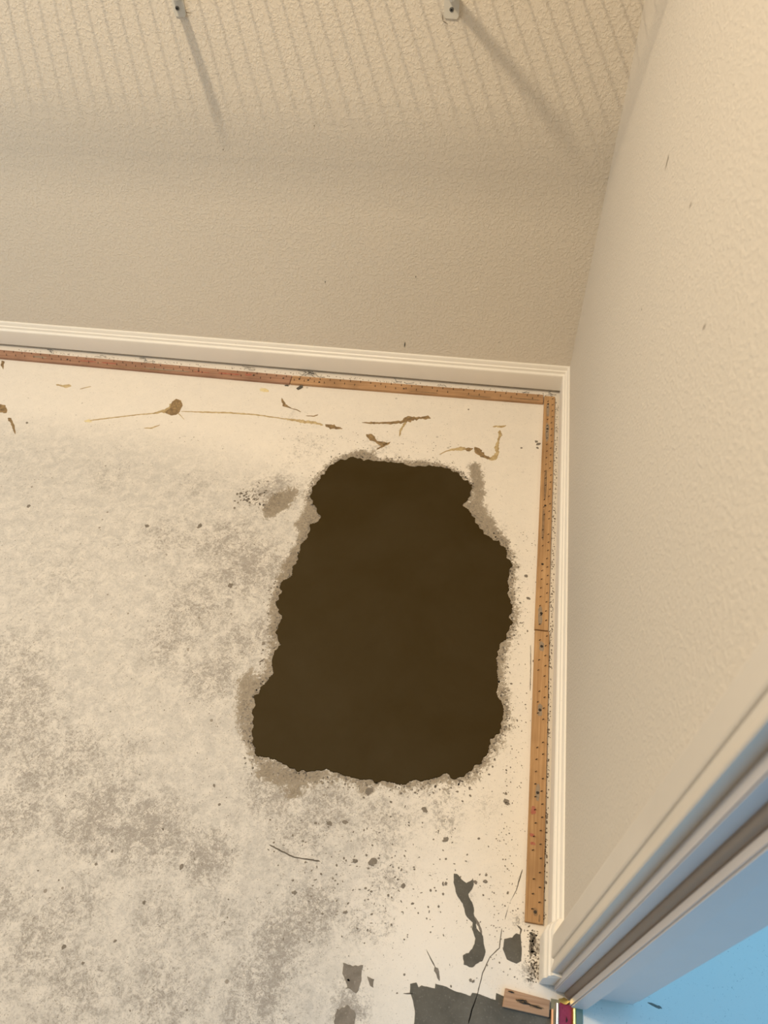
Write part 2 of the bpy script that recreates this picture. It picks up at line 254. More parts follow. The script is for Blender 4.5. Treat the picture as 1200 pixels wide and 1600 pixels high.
def floor_mat():
    k = NT('painted_concrete'); v = k.coord()
    at = k.n('ShaderNodeAttribute', attribute_name='grime'); sep = k.n('ShaderNodeSeparateColor')
    k.l(at.outputs['Color'], sep.inputs[0]); wash, halo, base = sep.outputs[0], sep.outputs[1], sep.outputs[2]
    paint = (.81, .735, .63, 1)
    n1 = k.noise(v, 9, 6, .6, .3); n2 = k.noise(v, 38, 8, .72, .6); n3 = k.noise(v, 160, 6, .75, .8); n4 = k.noise(v, 520, 4, .7)
    col = k.mix(k.mr(n1, .35, .7, 0, .35), paint, (.76, .70, .62, 1))
    # fine dirt over the worn field
    f0 = k.math('MULTIPLY', k.mr(k.math('ADD', k.math('MULTIPLY', n2, .6), k.math('MULTIPLY', n3, .4)), .41, .57, .52, 1), base)
    col = k.mix(k.math('MULTIPLY', f0, .80), col, (.43, .405, .365, 1))
    # scrubbed grey smudges, broken up by the grain
    g = k.math('ADD', wash, k.math('MULTIPLY', k.math('SUBTRACT', n3, .5), 2.6))
    g = k.math('ADD', g, k.math('MULTIPLY', k.math('SUBTRACT', n4, .5), 1.6))
    g = k.math('ADD', g, k.math('MULTIPLY', k.math('SUBTRACT', n2, .5), 1.9))
    gm = k.math('MULTIPLY', k.mr(g, .15, .80, 0, 1, True), k.mr(wash, .02, .3))
    col = k.mix(k.math('MULTIPLY', gm, .80), col, (.30, .265, .225, 1))
    # tiny pits and scratches
    n5 = k.noise(v, 240, 3, .6, 2.2)
    th = k.math('ADD', n5, k.math('MULTIPLY', base, .055)); th = k.math('ADD', th, k.math('MULTIPLY', wash, .05))
    col = k.mix(k.mr(th, .66, .71, 0, .75), col, (.22, .185, .145, 1))
    vo = k.n('ShaderNodeTexVoronoi', Scale=34.0, Randomness=1.0); k.l(v, vo.inputs['Vector'])
    sc = k.n('ShaderNodeSeparateColor'); k.l(vo.outputs['Color'], sc.inputs[0])
    dd = k.math('ADD', vo.outputs['Distance'], k.math('MULTIPLY', k.math('SUBTRACT', n3, .5), .12))
    rr = k.math('MULTIPLY', k.mr(sc.outputs[0], .62, 1.0, 0, .12), 1.0)
    dot = k.mr(k.math('SUBTRACT', dd, rr), -.02, .0, 1, 0)
    dot = k.math('MULTIPLY', dot, k.mr(base, .1, .9, .35, .85))
    col = k.mix(dot, col, (.25, .21, .165, 1))
    # worn bare rim around the patch
    h = k.math('ADD', halo, k.math('MULTIPLY', k.math('SUBTRACT', n2, .5), 1.4))
    h = k.math('ADD', h, k.math('MULTIPLY', k.math('SUBTRACT', n3, .5), 1.9))
    hm = k.math('MULTIPLY', k.mr(h, .22, .60, 0, 1, True), k.mr(halo, .05, .25))
    col = k.mix(k.math('MULTIPLY', hm, .88), col, k.mix(k.mr(n3, .36, .64), (.155, .12, .078, 1), (.34, .28, .20, 1)))
    # white paint skin that survived
    col = k.mix(k.mr(k.noise(v, 95, 5, .7, 1.2), .63, .72, 0, .30), col, (.78, .72, .63, 1))
    k.l(col, k.b.inputs['Base Color'])
    k.b.inputs['Roughness'].default_value = .68; k.b.inputs['Specular IOR Level'].default_value = .25
    hh = k.math('ADD', k.math('MULTIPLY', n3, .6), k.math('MULTIPLY', n4, .25)); hh = k.math('SUBTRACT', hh, k.math('MULTIPLY', gm, .5))
    k.bump(hh, .35, .0012)
    return k.m
FLOOR = floor_mat()

def concrete_mat(name, a, b, c, rough, scale=30, bump=.3):
    k = NT(name); v = k.coord()
    n = k.noise(v, scale, 7, .65, .3); s = k.noise(v, 330, 3, .6)
    col = k.mix(k.mr(n, .35, .65), a, b); col = k.mix(k.mr(s, .60, .70, 0, .55), col, c)
    k.l(col, k.b.inputs['Base Color']); k.b.inputs['Roughness'].default_value = rough
    k.b.inputs['Specular IOR Level'].default_value = .3
    k.bump(k.noise(v, 240, 4), bump, .0006)
    return k.m
WET = concrete_mat('fresh_patching_compound', (.040, .0255, .0068, 1), (.049, .034, .0135, 1), (.042, .028, .009, 1), .5, 4, .06)
WET.node_tree.nodes['Principled BSDF'].inputs['Specular IOR Level'].default_value = .06
BARE = concrete_mat('bare_grey_concrete', (.085, .077, .060, 1), (.125, .113, .090, 1), (.22, .20, .165, 1), .75, 22)
SPOT = concrete_mat('grey_mark', (.16, .135, .105, 1), (.23, .195, .155, 1), (.36, .32, .26, 1), .75, 60)
GLUE_Y = concrete_mat('dried_yellow_glue', (.36, .25, .11, 1), (.58, .45, .25, 1), (.16, .10, .05, 1), .5, 90)
GLUE_D = concrete_mat('dried_brown_glue', (.15, .095, .045, 1), (.36, .24, .11, 1), (.10, .06, .03, 1), .5, 110)
GLUE_P = concrete_mat('pale_yellow_glue', (.72, .58, .30, 1), (.70, .60, .38, 1), (.4, .3, .12, 1), .6, 90)
CRACK = simple('dark_crack', (.12, .10, .075, 1), .9)  # dark tone of the crack lines

def wood_mat(name, a, b, axis):
    k = NT(name); sc = [260, 260, 260]; sc[axis] = 7
    v = k.coord(tuple(s for s in sc)); v2 = k.coord()
    n = k.noise(v, 1.0, 4, .6, .2); big = k.noise(v2, 9, 3)
    col = k.mix(k.mr(n, .35, .68), a, b)
    col = k.mix(k.mr(big, .45, .75, 0, .6), col, tuple(c * .62 for c in b[:3]) + (1,))
    k.l(col, k.b.inputs['Base Color']); k.b.inputs['Roughness'].default_value = .7
    k.b.inputs['Specular IOR Level'].default_value = .2
    k.bump(n, .25, .0006)
    return k.m
WOOD_R = wood_mat('plywood_strip', (.52, .32, .155, 1), (.36, .20, .088, 1), 1)
WOOD_B = wood_mat('plywood_strip_across', (.50, .30, .155, 1), (.33, .185, .09, 1), 0)
WOOD_RED = wood_mat('reddish_plywood_strip', (.42, .24, .15, 1), (.28, .15, .095, 1), 0)
WOOD_S = wood_mat('short_plywood', (.46, .285, .17, 1), (.33, .19, .11, 1), 0)
STEEL = simple('dark_steel', (.05, .038, .028, 1), .5, .6)
DEBRIS = simple('dark_lint', (.05, .045, .04, 1), .9)
BRASS = simple('polished_brass', (.86, .66, .22, 1), .22, 1.0)
DULL = simple('tarnished_brass', (.25, .235, .16, 1), .5, .7)
SILVER = simple('dull_steel', (.60, .56, .54, 1), .35, .9)
COPPER = simple('copper_edge', (.50, .27, .15, 1), .5, .5)
MAGENTA = concrete_mat('magenta_strip_print', (.24, .022, .06, 1), (.32, .035, .085, 1), (.15, .01, .03, 1), .5, 80, .1)
REDINK = concrete_mat('red_ink_stamp', (.33, .09, .06, 1), (.40, .16, .10, 1), (.40, .23, .13, 1), .8, 120, .1)
WHITE = simple('white_plastic', (.60, .57, .50, 1), .5)
WIRE = simple('white_vinyl_wire', (.75, .75, .72, 1), .4)
SCREW = simple('zinc_screw', (.20, .20, .19, 1), .4, .8)

# ------------------------------------------------------------------ room shell
YB = 1.502          # back wall
XR = 0.182          # right wall
XL, YF, ZC = -2.75, -1.9, 2.44
YJ = 0.192          # door jamb face
def shell(name, mat, *boxes):
    bm = bmesh.new()
    for b in boxes: box(bm, *b)
    return tag(bm_obj(name, bm, mat), kind='structure')
DIM = simple('low_bounce_paint', (.28, .25, .22, 1), .8)  # darkened so the unseen walls bounce less light

shell('wall_back', WALL_BACK, (XL - .1, XR + .12, YB, YB + .1, -.05, ZC))
wall_right = shell('wall_right', WALL_SIDE, (XR, XR + .105, YJ + .018, YB, -.05, ZC), (XR, XR + .105, -.62, YJ + .018, 2.06, ZC),
                   (XR, XR + .105, YF, -.62, -.05, ZC))
shell('wall_front', DIM, (XL - .1, XR + .12, YF - .1, YF, -.05, ZC))
shell('wall_left', DIM, (XL - .1, XL, YF, YB, -.05, ZC))
shell('ceiling', WALL_SIDE, (XL - .1, XR + .12, YF - .1, YB + .1, ZC, ZC + .1))

# floor: a fine grid whose 'grime' attribute holds where the slab is worn and stained
def inpoly(X, Y, poly):
    c = np.zeros(X.shape, bool); n = len(poly)
    for i in range(n):
        x0, y0 = poly[i]; x1, y1 = poly[(i + 1) % n]
        if y0 == y1: continue
        c ^= ((y0 > Y) != (y1 > Y)) & (X < (x1 - x0) * (Y - y0) / (y1 - y0) + x0)
    return c
def blur(A, r):
    for _ in range(2):
        for ax in (0, 1):
            P = np.pad(A, [(r + 1, r) if a == ax else (0, 0) for a in (0, 1)], 'edge'); C = np.cumsum(P, ax)
            A = (np.take(C, range(2 * r + 1, C.shape[ax]), ax) - np.take(C, range(0, C.shape[ax] - 2 * r - 1), ax)) / (2 * r + 1)
    return A
def grid_axis(a, lo, hi, b, s, c):
    return np.concatenate([np.arange(a, lo, c), np.arange(lo, hi, s), np.arange(hi, b + 1e-6, c)])
gx = grid_axis(-2.75, -1.48, 0.20, 3.2, .004, .25); gy = grid_axis(-1.9, 0.09, YB, 1.62, .004, .1)
X, Y = np.meshgrid(gx, gy)
wash = np.zeros(X.shape); halo = np.zeros(X.shape)
for x, y, r, a in SMUDGE:
    wash = np.maximum(wash, wash * .6 + a * np.exp(-((X - x) ** 2 + (Y - y) ** 2) / (2 * (r * .62) ** 2)) * .85)
for a, poly in HALOS:
    halo = np.maximum(halo, a * blur(inpoly(X, Y, poly).astype(float), 2))
patch_in = blur(inpoly(X, Y, PATCH).astype(float), 5)
halo = np.maximum(halo, np.clip(patch_in * 1.6, 0, .62))
ss = lambda t: np.clip(t, 0, 1) ** 2 * (3 - 2 * np.clip(t, 0, 1))
base = ss((1.36 - .14 * ss((X + .9) / .8) - Y) / .28) * ss((.10 - X) / .30 + .25 * ss((.75 - Y) / .5) * 0)
base = np.maximum(base, .25 * ss((.14 - X) / .05)) * (X < .19)
daylight_spill = np.exp(-((X + .02) ** 2 + (Y - .235) ** 2) / (2 * .07 ** 2))  # grime thinned here to paint the pool of doorway daylight
base *= 1 - .8 * daylight_spill; wash *= 1 - .5 * daylight_spill
nx, ny = len(gx), len(gy)
co = np.stack([X.ravel(), Y.ravel(), np.zeros(X.size)], 1)
idx = np.arange(nx * ny).reshape(ny, nx)
q = np.stack([idx[:-1, :-1], idx[:-1, 1:], idx[1:, 1:], idx[1:, :-1]], -1).reshape(-1, 4)
me = bpy.data.meshes.new('floor'); me.vertices.add(len(co)); me.vertices.foreach_set('co', co.ravel())
me.loops.add(q.size); me.loops.foreach_set('vertex_index', q.ravel())
me.polygons.add(len(q)); me.polygons.foreach_set('loop_start', np.arange(0, q.size, 4)); me.polygons.foreach_set('loop_total', np.full(len(q), 4))
me.update(calc_edges=True)
ca = me.color_attributes.new('grime', 'FLOAT_COLOR', 'POINT')
ca.data.foreach_set('color', np.stack([wash.ravel(), halo.ravel(), base.ravel(), np.ones(X.size)], 1).ravel())
floor = link('floor', me, FLOOR); tag(floor, kind='structure')

# ------------------------------------------------------------------ baseboards
PROF = [(0, .010), (.0125, .010), (.014, .012), (.0142, .054), (.0138, .0575), (.0120, .0595), (.0095, .0610), (.0088, .0640), (.0086, .0672), (.0070, .0680), (.0052, .0690),
        (.0046, .0730), (.0036, .0770), (.0022, .0790), (0, .0795)]
bm = bmesh.new()
extrude_profile(bm, [[(XL, YB - d, z) for d, z in PROF], [(XR - d, YB - d, z) for d, z in PROF]])
tag(bm_obj('baseboard_back', bm, TRIM), kind='structure')
bm = bmesh.new()
extrude_profile(bm, [[(XR - d, YB - d, z) for d, z in PROF], [(XR - d, .268, z) for d, z in PROF]])
baseboard_right = tag(bm_obj('baseboard_right', bm, TRIM), kind='structure')
# thicker block at the foot of the casing, its end chipped
bm = bmesh.new()
PB = [(0, .003), (.024, .003), (.0245, .052), (.0235, .057), (.0205, .0610), (.0190, .0680), (.0165, .0700), (.0150, .0760), (.0130, .0790), (0, .0800)]
rows = []
for y, s in ((.272, .55), (.266, .85), (.258, 1.0), (.203, 1.0), (.1995, .985)):
    rows.append([(XR - d * s, y + (random.uniform(-.0012, .0012) if y < .21 else 0), z) for d, z in PB])
extrude_profile(bm, rows)
tag(bm_obj('trim_1', bm, TRIM), kind='structure')

# ------------------------------------------------------------------ door opening: casing, jamb, stop
door = empty('door_1', (XR, YJ, 0)); tag(door, kind='structure')
def at_door(o): o.parent = door; o.matrix_parent_inverse = Matrix.Translation((-XR, -YJ, 0)); return o
ZT = 2.05
# casing: profile in (y, thickness off the wall)
CP = [(.2520, 0), (.2520, .0120), (.2505, .0142), (.2465, .0150), (.2230, .0158), (.2210, .0150), (.2200, .0132), (.2170, .0134), (.2080, .0160), (.2050, .0160), (.2035, .0150), (.2040, 0)]
bm = bmesh.new(); extrude_profile(bm, [[(XR - t, y, .010) for y, t in CP], [(XR - t, y, ZT + .05) for y, t in CP]])
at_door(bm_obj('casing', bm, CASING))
bm = bmesh.new()
box(bm, XR - .0025, XR + .108, YJ, YJ + .018, .009, ZT, .0012)
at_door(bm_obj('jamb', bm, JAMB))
bm = bmesh.new(); box(bm, XR + .020, XR + .044, YJ - .0165, YJ, .008, ZT - .012, .0018)
at_door(bm_obj('door_stop', bm, JAMB))
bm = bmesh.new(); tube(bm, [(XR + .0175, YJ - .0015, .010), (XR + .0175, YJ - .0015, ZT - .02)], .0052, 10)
at_door(tag(bm_obj('added_dark_strip', bm, simple('brown_strip', (.36, .285, .22, 1), .9), None, True), 'brown strip added in the jamb corner'))  # brown strip added to darken the corner between jamb and stop
bm = bmesh.new(); box(bm, XR + .1065, XR + .1165, YJ + .004, YJ + .060, .020, ZT + .05, .002)
at_door(bm_obj('outer_casing', bm, JAMB))
bm = bmesh.new(); box(bm, XR - .0025, XR + .108, -.615, -.597, .006, ZT, .001)
at_door(bm_obj('jamb', bm, JAMB))
bm = bmesh.new(); box(bm, XR - .0025, XR + .108, -.597, YJ, ZT - .018, ZT, .001)
at_door(bm_obj('head_jamb', bm, JAMB))
bm = bmesh.new(); extrude_profile(bm, [[(XR - t, -.41 - y, .010) for y, t in CP], [(XR - t, -.41 - y, ZT + .05) for y, t in CP]])
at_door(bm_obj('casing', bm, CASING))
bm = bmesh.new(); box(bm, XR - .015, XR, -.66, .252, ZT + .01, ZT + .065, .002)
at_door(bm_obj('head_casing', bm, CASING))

# ------------------------------------------------------------------ the big patch and the marks on the slab
po = rough_outline(PATCH, .0022, .0026, 11)
patch = slab('floor_patch', po, -.001, .0016, WET, None, .0016)
tag(patch, 'large dark brown patch of fresh compound with ragged edges on the white floor', 'floor patch')
for nm in ('glueblob', 'glueblob2'):
    slab('glue_streak', rough_outline(SPOTS[nm], .003, .001, 77), -.001, .0012, GLUE_D, floor, .0004)
for i, (nm, lab, am) in enumerate((('snake', 'long curved grey bare spot near the corner of the doorway', .0012), ('oval', 'small oval dark grey bare spot', .001),
                                   ('bare', 'dark grey bare concrete with a stepped edge by the threshold', .0006), ('block', 'squarish grey scraped mark', .0028),
                                   ('block2', None, .001), ('streak', None, .003))):
    o = slab('bare_spot', rough_outline(SPOTS[nm], .0035, am, 30 + i), -.001, .0004 if nm != 'bare' else .0003, BARE if i < 3 else SPOT, floor, .0004)
    if lab: tag(o, lab)
rnd = random.Random(7)
def blob(name, x, y, r, h, mat, parent, seed, squash=1.0):
    rr = random.Random(seed); n = 11; a0 = rr.uniform(0, 6.28); e = rr.uniform(.55, 1.0) * squash
    pts = []
    for k in range(n):
        a = 2 * math.pi * k / n; q = r * (1 + rr.uniform(-.28, .28))
        u, v2 = q * math.cos(a), q * e * math.sin(a)
        pts.append(Vector((x + u * math.cos(a0) - v2 * math.sin(a0), y + u * math.sin(a0) + v2 * math.cos(a0), 0)))
    return slab(name, pts, -.001, h, mat, parent, .0003)
for i, (x, y, r, a) in enumerate(DOTS):
    blob('floor_speck', x, y, r * .8, .0004, SPOT, floor, 100 + i)
# loose grit scattered over the slab, too small to pick apart
bm = bmesh.new()
def fleck(x, y, r):
    n = 5; a0 = rnd.uniform(0, 6.28); e = rnd.uniform(.25, .9)
    vs_ = []
    for k in range(n):
        a = 2 * math.pi * k / n; u, v2 = r * math.cos(a), r * e * math.sin(a)
        vs_.append(bm.verts.new((x + u * math.cos(a0) - v2 * math.sin(a0), y + u * math.sin(a0) + v2 * math.cos(a0), .0003)))
    bm.faces.new(vs_)
for _ in range(520):
    fleck(rnd.uniform(-1.3, .06), rnd.uniform(.15, 1.28), rnd.uniform(.0006, .0018))
for _ in range(380):
    fleck(rnd.gauss(.105, .018), rnd.uniform(.20, 1.05), rnd.uniform(.0005, .0016))
for _ in range(260):
    fleck(rnd.gauss(-.10, .10), rnd.gauss(.30, .045), rnd.uniform(.0008, .0026))
for _ in range(160):
    fleck(rnd.uniform(-.5, -.05), rnd.gauss(1.255, .03), rnd.uniform(.0006, .0018))
for _ in range(230):
    fleck(rnd.gauss(.150, .006), rnd.uniform(.20, .268), rnd.uniform(.0006, .0020))
for p in rough_outline(PATCH, .0011, 0, 3):
    c0 = p - Vector((-.11, .75, 0)); c0.normalize(); rr0 = abs(rnd.gauss(0, .012))
    if rnd.random() < .75: fleck(p.x + c0.x * rr0 + rnd.gauss(0, .002), p.y + c0.y * rr0 + rnd.gauss(0, .002), rnd.uniform(.0006, .0030))
for _ in range(110):
    fleck(SCR[0] + rnd.gauss(0, .025), SCR[1] + rnd.gauss(0, .016), rnd.uniform(.001, .0042))
o = bm_obj('floor_grit', bm, SPOT, floor); tag(o, kind='stuff')
names = {'glue': 'glue_streak', 'crack': 'floor_crack'}
for i, (nm, k, pts) in enumerate(RIB):
    mat = {'g': GLUE_Y, 'd': GLUE_D, 'y': GLUE_P, 'k': CRACK, 's': SPOT}[k]
    ribbon(names[nm], pts, mat, floor, .0009 if nm == 'glue' else .0003, 0, i, .3, .12)

# ------------------------------------------------------------------ tack strips
def prism_strip(name, corners, z0, z1, mat, parent, bev=.0006):
    bm = bmesh.new()
    lo = [bm.verts.new((x, y, z0)) for x, y in corners]; hi = [bm.verts.new((x, y, z1)) for x, y in corners]
    bm.faces.new(lo); bm.faces.new(hi)
    for i in range(4): bm.faces.new((lo[i], lo[(i + 1) % 4], hi[(i + 1) % 4], hi[i]))
    bmesh.ops.bevel(bm, geom=[e for e in bm.edges], offset=bev, segments=1, affect='EDGES')
    return bm_obj(name, bm, mat, parent)
def pin(bm, x, y, z, dx, dy, l=.0045, r=.0008):
    tube(bm, [(x, y, z - .001), (x + dx * l * .4, y + dy * l * .4, z + l * .6), (x + dx * l, y + dy * l, z + l)], [r, r * .8, r * .2], 5)
def head(bm, x, y, z, r):
    c = bmesh.ops.create_cone(bm, cap_ends=True, segments=9, radius1=r, radius2=r * .7, depth=.0012)
    for v in c['verts']: v.co += Vector((x, y, z))
def strip(label, a, b, wdt, mat, axis, pins, heads, marks=(), end_skew=0.0, z1=.0070, pinr=.0009):
    """a, b = start / end of the wall-side edge; the strip lies on the room side of that edge"""
    root = empty('tack_strip', (a[0], a[1], 0)); inv = Matrix.Translation((-a[0], -a[1], 0))
    tag(root, label, 'tack strip', 'carpet tack strips along the walls')
    d = Vector((b[0] - a[0], b[1] - a[1], 0)); L = d.length; d.normalize(); s = Vector((-d.y, d.x, 0)) * wdt
    if s.x > 0 and axis == 1: s = -s
    if s.y > 0 and axis == 0: s = -s
    A, B = Vector((*a, 0)), Vector((*b, 0))
    cs = [(A.x, A.y), (B.x, B.y), ((B + s).x, (B + s).y), ((A + s).x, (A + s).y)]
    o = prism_strip('wood_lath', cs, .0, z1, mat, root); o.matrix_parent_inverse = inv
    bm = bmesh.new(); rr = random.Random(int(L * 1000))
    n = int(L / pins); sn = s.normalized()
    for i in range(n):
        t = (i + .5) * pins
        for row, f in enumerate((.27, .68)):
            p = A + d * (t + row * pins * .5) + s * (f + rr.uniform(-.06, .06))
            if rr.random() < .12 or (p - A).dot(d) > L - .004: continue
            pin(bm, p.x, p.y, z1, -sn.x * .8, -sn.y * .8, .0042, pinr)
    o = bm_obj('tack_pins', bm, STEEL, root); o['kind'] = 'stuff'; o.matrix_parent_inverse = inv
    for t, f, r in heads:
        bm = bmesh.new(); p = A + d * t + s * f; head(bm, p.x, p.y, z1 + .0003, r)
        o = bm_obj('nail', bm, STEEL, root); o.matrix_parent_inverse = inv
    for t, f, l, w2, mt in marks:
        c = A + d * t + s * f; e = d * l / 2; u = s.normalized() * w2 / 2
        rr2 = random.Random(int(t * 997)); pts = []
        for k in range(12):
            an = 2 * math.pi * k / 12; q = (abs(math.cos(an)) ** 8 + abs(math.sin(an)) ** 8) ** (-1 / 8) * rr2.uniform(.72, 1.0)
            pts.append(c + e * q * math.cos(an) + u * q * math.sin(an))
        o = slab('ink_stamp' if mt is REDINK else 'grain_stain', [Vector((p.x, p.y, 0)) for p in pts], z1 - .001, z1 + .00025, mt, root, .0001); o.matrix_parent_inverse = inv
    return root
DARKW = concrete_mat('dark_wood_stain', (.20, .125, .065, 1), (.30, .19, .10, 1), (.12, .08, .05, 1), .8, 120, .1)
GREYW = concrete_mat('grey_wood_stain', (.24, .19, .135, 1), (.34, .25, .165, 1), (.16, .13, .10, 1), .8, 70, .1)
strip('long golden tack strip lying along the right baseboard from the room corner, darker streaked', (.1572, 1.470), (.1570, .7925), .0265, WOOD_R, 1, .0215,
      [(.030, .62, .0030), (.118, .60, .0034), (.36, .55, .0028), (.52, .6, .003), (.64, .55, .0034)],
      [(.05, .62, .06, .008, GREYW), (.13, .6, .07, .009, GREYW), (.30, .6, .10, .007, DARKW), (.41, .66, .10, .006, DARKW), (.645, .62, .05, .009, GREYW)])
strip('lighter tack strip with red stamp lying along the right baseboard nearer the doorway', (.1590, .7900), (.1620, .2765), .0275, WOOD_R, 1, .0215,
      [(.034, .5, .0034), (.165, .5, .0034), (.315, .5, .0030), (.498, .45, .0030)],
      [(.034, .5, .022, .010, GREYW), (.165, .5, .03, .009, GREYW), (.315, .5, .035, .008, GREYW), (.345, .72, .016, .009, REDINK), (.385, .76, .006, .008, REDINK), (.398, .7, .005, .010, REDINK), (.498, .45, .012, .008, DARKW), (.506, .22, .012, .003, DARKW)])
strip('pale tack strip along the back baseboard, ending at the room corner', (.1280, 1.4735), (-.5165, 1.4655), .0300, WOOD_B, 0, .0265,
      [(.624, .4, .0030), (.60, .45, .0030), (.57, .6, .0028), (.35, .6, .0026)],
      [(.04, .72, .07, .005, DARKW), (.30, .85, .08, .004, DARKW), (.16, .85, .07, .004, DARKW)])
strip('reddish brown tack strip along the back baseboard, reaching out of the left of the photo', (-.5180, 1.4655), (-1.74, 1.4700), .0310, WOOD_RED, 0, .0265,
      [(.02, .45, .0028), (.10, .4, .0030), (.25, .5, .0028), (.62, .5, .0030)],
      [(.165, .5, .075, .006, REDINK), (.115, .4, .02, .009, REDINK), (.24, .6, .05, .004, REDINK), (.50, .5, .05, .005, REDINK), (.56, .5, .05, .005, REDINK), (.34, .7, .14, .005, GREYW), (.70, .5, .05, .006, GREYW), (.42, .85, .2, .004, DARKW)])
# short offcut by the threshold
root = empty('tack_strip', (.105, .163, 0)); tag(root, 'short offcut of tack strip with two large bent nails, lying against the threshold', 'tack strip', 'carpet tack strips along the walls')
inv = Matrix.Translation((-.105, -.163, 0))
o = prism_strip('wood_lath', [(.1105, .1850), (.1745, .1800), (.1735, .1590), (.1075, .1615)], 0, .0075, WOOD_S, root); o.matrix_parent_inverse = inv
for k, (x, y, l, w2, an) in enumerate(((.1345, .1725, .018, .0055, -.05), (.155, .1688, .021, .0045, -.04), (.1185, .1815, .010, .0022, 0))):
    pts = []
    for j in range(14):
        a = 2 * math.pi * j / 14; q = 1 + .18 * math.sin(5 * a + k)
        u, v2 = l / 2 * q * math.cos(a), w2 / 2 * q * math.sin(a)
        pts.append(Vector((x + u * math.cos(an) - v2 * math.sin(an), y + u * math.sin(an) + v2 * math.cos(an), 0)))
    o = slab('grain_stain', pts, .0065, .00775, DARKW, root, .0001); o.matrix_parent_inverse = inv
for x0, y0, x1, y1 in ((.126, .1725, .139, .1738), (.139, .1715, .149, .1695), (.146, .1702, .163, .1676), (.131, .1708, .143, .1700), (.115, .1818, .123, .1808)):
    bm = bmesh.new(); tube(bm, [(x0, y0, .0082), ((x0 + x1) / 2, (y0 + y1) / 2, .0092), (x1, y1, .0080)], [.0006, .0011, .0005], 6)
    o = bm_obj('nail', bm, STEEL, root); o.matrix_parent_inverse = inv
bm = bmesh.new(); head(bm, .1395, .1727, .0088, .0022); o = bm_obj('nail', bm, STEEL, root); o.matrix_parent_inverse = inv

# ------------------------------------------------------------------ metal threshold bar with magenta strip
root = empty('threshold_bar', (.198, -.2, 0)); tag(root, 'brass edged carpet threshold bar with magenta strip in the doorway', 'threshold bar')
inv = Matrix.Translation((-.198, .2, 0)); y0, y1 = -.59, .1830
def tb(name, prof, mat, ya=y0, yb=y1):
    bm = bmesh.new(); extrude_profile(bm, [[(x, ya, z) for x, z in prof], [(x, yb, z) for x, z in prof]])
    o = bm_obj(name, bm, mat, root, False); o.matrix_parent_inverse = inv; return o
tb('base_plate', [(.1765, 0), (.2215, 0), (.2215, .0022), (.1765, .0022)], DULL)
tb('copper_edge', [(.1765, .0022), (.1800, .0022), (.1796, .0058), (.1770, .0052)], COPPER, y0, .170)
def half_round(cx, r, z, h): return [(cx + r * math.cos(a), z + h * math.sin(a)) for a in [math.pi * k / 10 for k in range(11)]]
tb('steel_lip', half_round(.1850, .0032, .0022, .0062), SILVER, y0, .178)
tb('magenta_strip', [(.1884, .0022), (.2048, .0022), (.2048, .0036), (.1884, .0036)], MAGENTA, y0, .1795)
tb('brass_edge', half_round(.2085, .0036, .0022, .0085), BRASS)
tb('outer_flange', [(.2120, .0022), (.2118, .0058), (.2160, .0040), (.2215, .0022)], DULL)
for i, (yy, xx) in enumerate(((.160, .198), (.148, .190), (.120, .196))):
    bm = bmesh.new(); tube(bm, [(xx, yy - .003, .0035), (xx + .0006, yy, .0046), (xx, yy + .004, .0035)], [.0004, .0012, .0003], 6)
    o = bm_obj('nail', bm, STEEL, root); o.matrix_parent_inverse = inv
bm = bmesh.new()
bl = rough_outline([(.1900, .1800), (.1965, .1800), (.2000, .1830), (.1940, .1850), (.1880, .1838)], .003, .0012, 5)
o = slab('bent_brass_tab', bl, .003, .0075, BRASS, root, .0005); o.matrix_parent_inverse = inv; bm.free()

# ------------------------------------------------------------------ lint and wire ends in the gap under the baseboards
def curl(name, pts, r, mat=DEBRIS, parent=None):
    bm = bmesh.new(); tube(bm, pts, r, 5); o = bm_obj(name, bm, mat, parent); return o
bm = bmesh.new(); rr = random.Random(21)
def scr(x, y, s, z=.007):
    p = Vector((x, y, z)); pts = [p.copy()]; a = rr.uniform(0, 6.28)
    for k in range(5):
        a += rr.uniform(-1.1, 1.1); p = p + Vector((math.cos(a) * s, math.sin(a) * s * .6, rr.uniform(-.0008, .0010))); p.z = max(p.z, .001); p.y = min(p.y, YB - .0165); pts.append(p.copy())
    tube(bm, pts, .0005, 4)
for x, n, s in ((-.475, 7, .006), (-.46, 5, .005), (-.91, 3, .006), (-.925, 2, .008), (-.64, 3, .006), (-.23, 2, .006), (.155, 5, .004), (.07, 2, .003), (-.14, 2, .003), (-1.2, 3, .005), (-1.05, 2, .004)):
    for _ in range(n): scr(x + rr.uniform(-.014, .014), 1.477 + rr.uniform(-.004, .005), s)
o = bm_obj('lint', bm, DEBRIS, floor); o['kind'] = 'stuff'
bm = bmesh.new()
for _ in range(420):
    y = rr.uniform(.28, 1.46); x = rr.uniform(.1600, .1665); r = rr.uniform(.0005, .0014)
    c = bmesh.ops.create_icosphere(bm, subdivisions=1, radius=r)
    for v in c['verts']: v.co = Vector((v.co.x, v.co.y * rr.uniform(.8, 1.6), v.co.z * .6)) + Vector((x, y, r * .4))
for _ in range(200):
    x = rr.uniform(-1.3, .16); y = rr.uniform(1.4755, 1.4850); r = rr.uniform(.0005, .0013)
    c = bmesh.ops.create_icosphere(bm, subdivisions=1, radius=r)
    for v in c['verts']: v.co = v.co + Vector((x, y, r * .4))
o = bm_obj('gap_grit', bm, simple('grit', (.16, .12, .085, 1), .9), floor); o['kind'] = 'stuff'
blob('floor_speck', -.489, 1.4275, .009, .0035, BARE, floor, 501, .6)
blob('floor_speck', -.525, 1.4315, .005, .0020, BARE, floor, 502, .5)

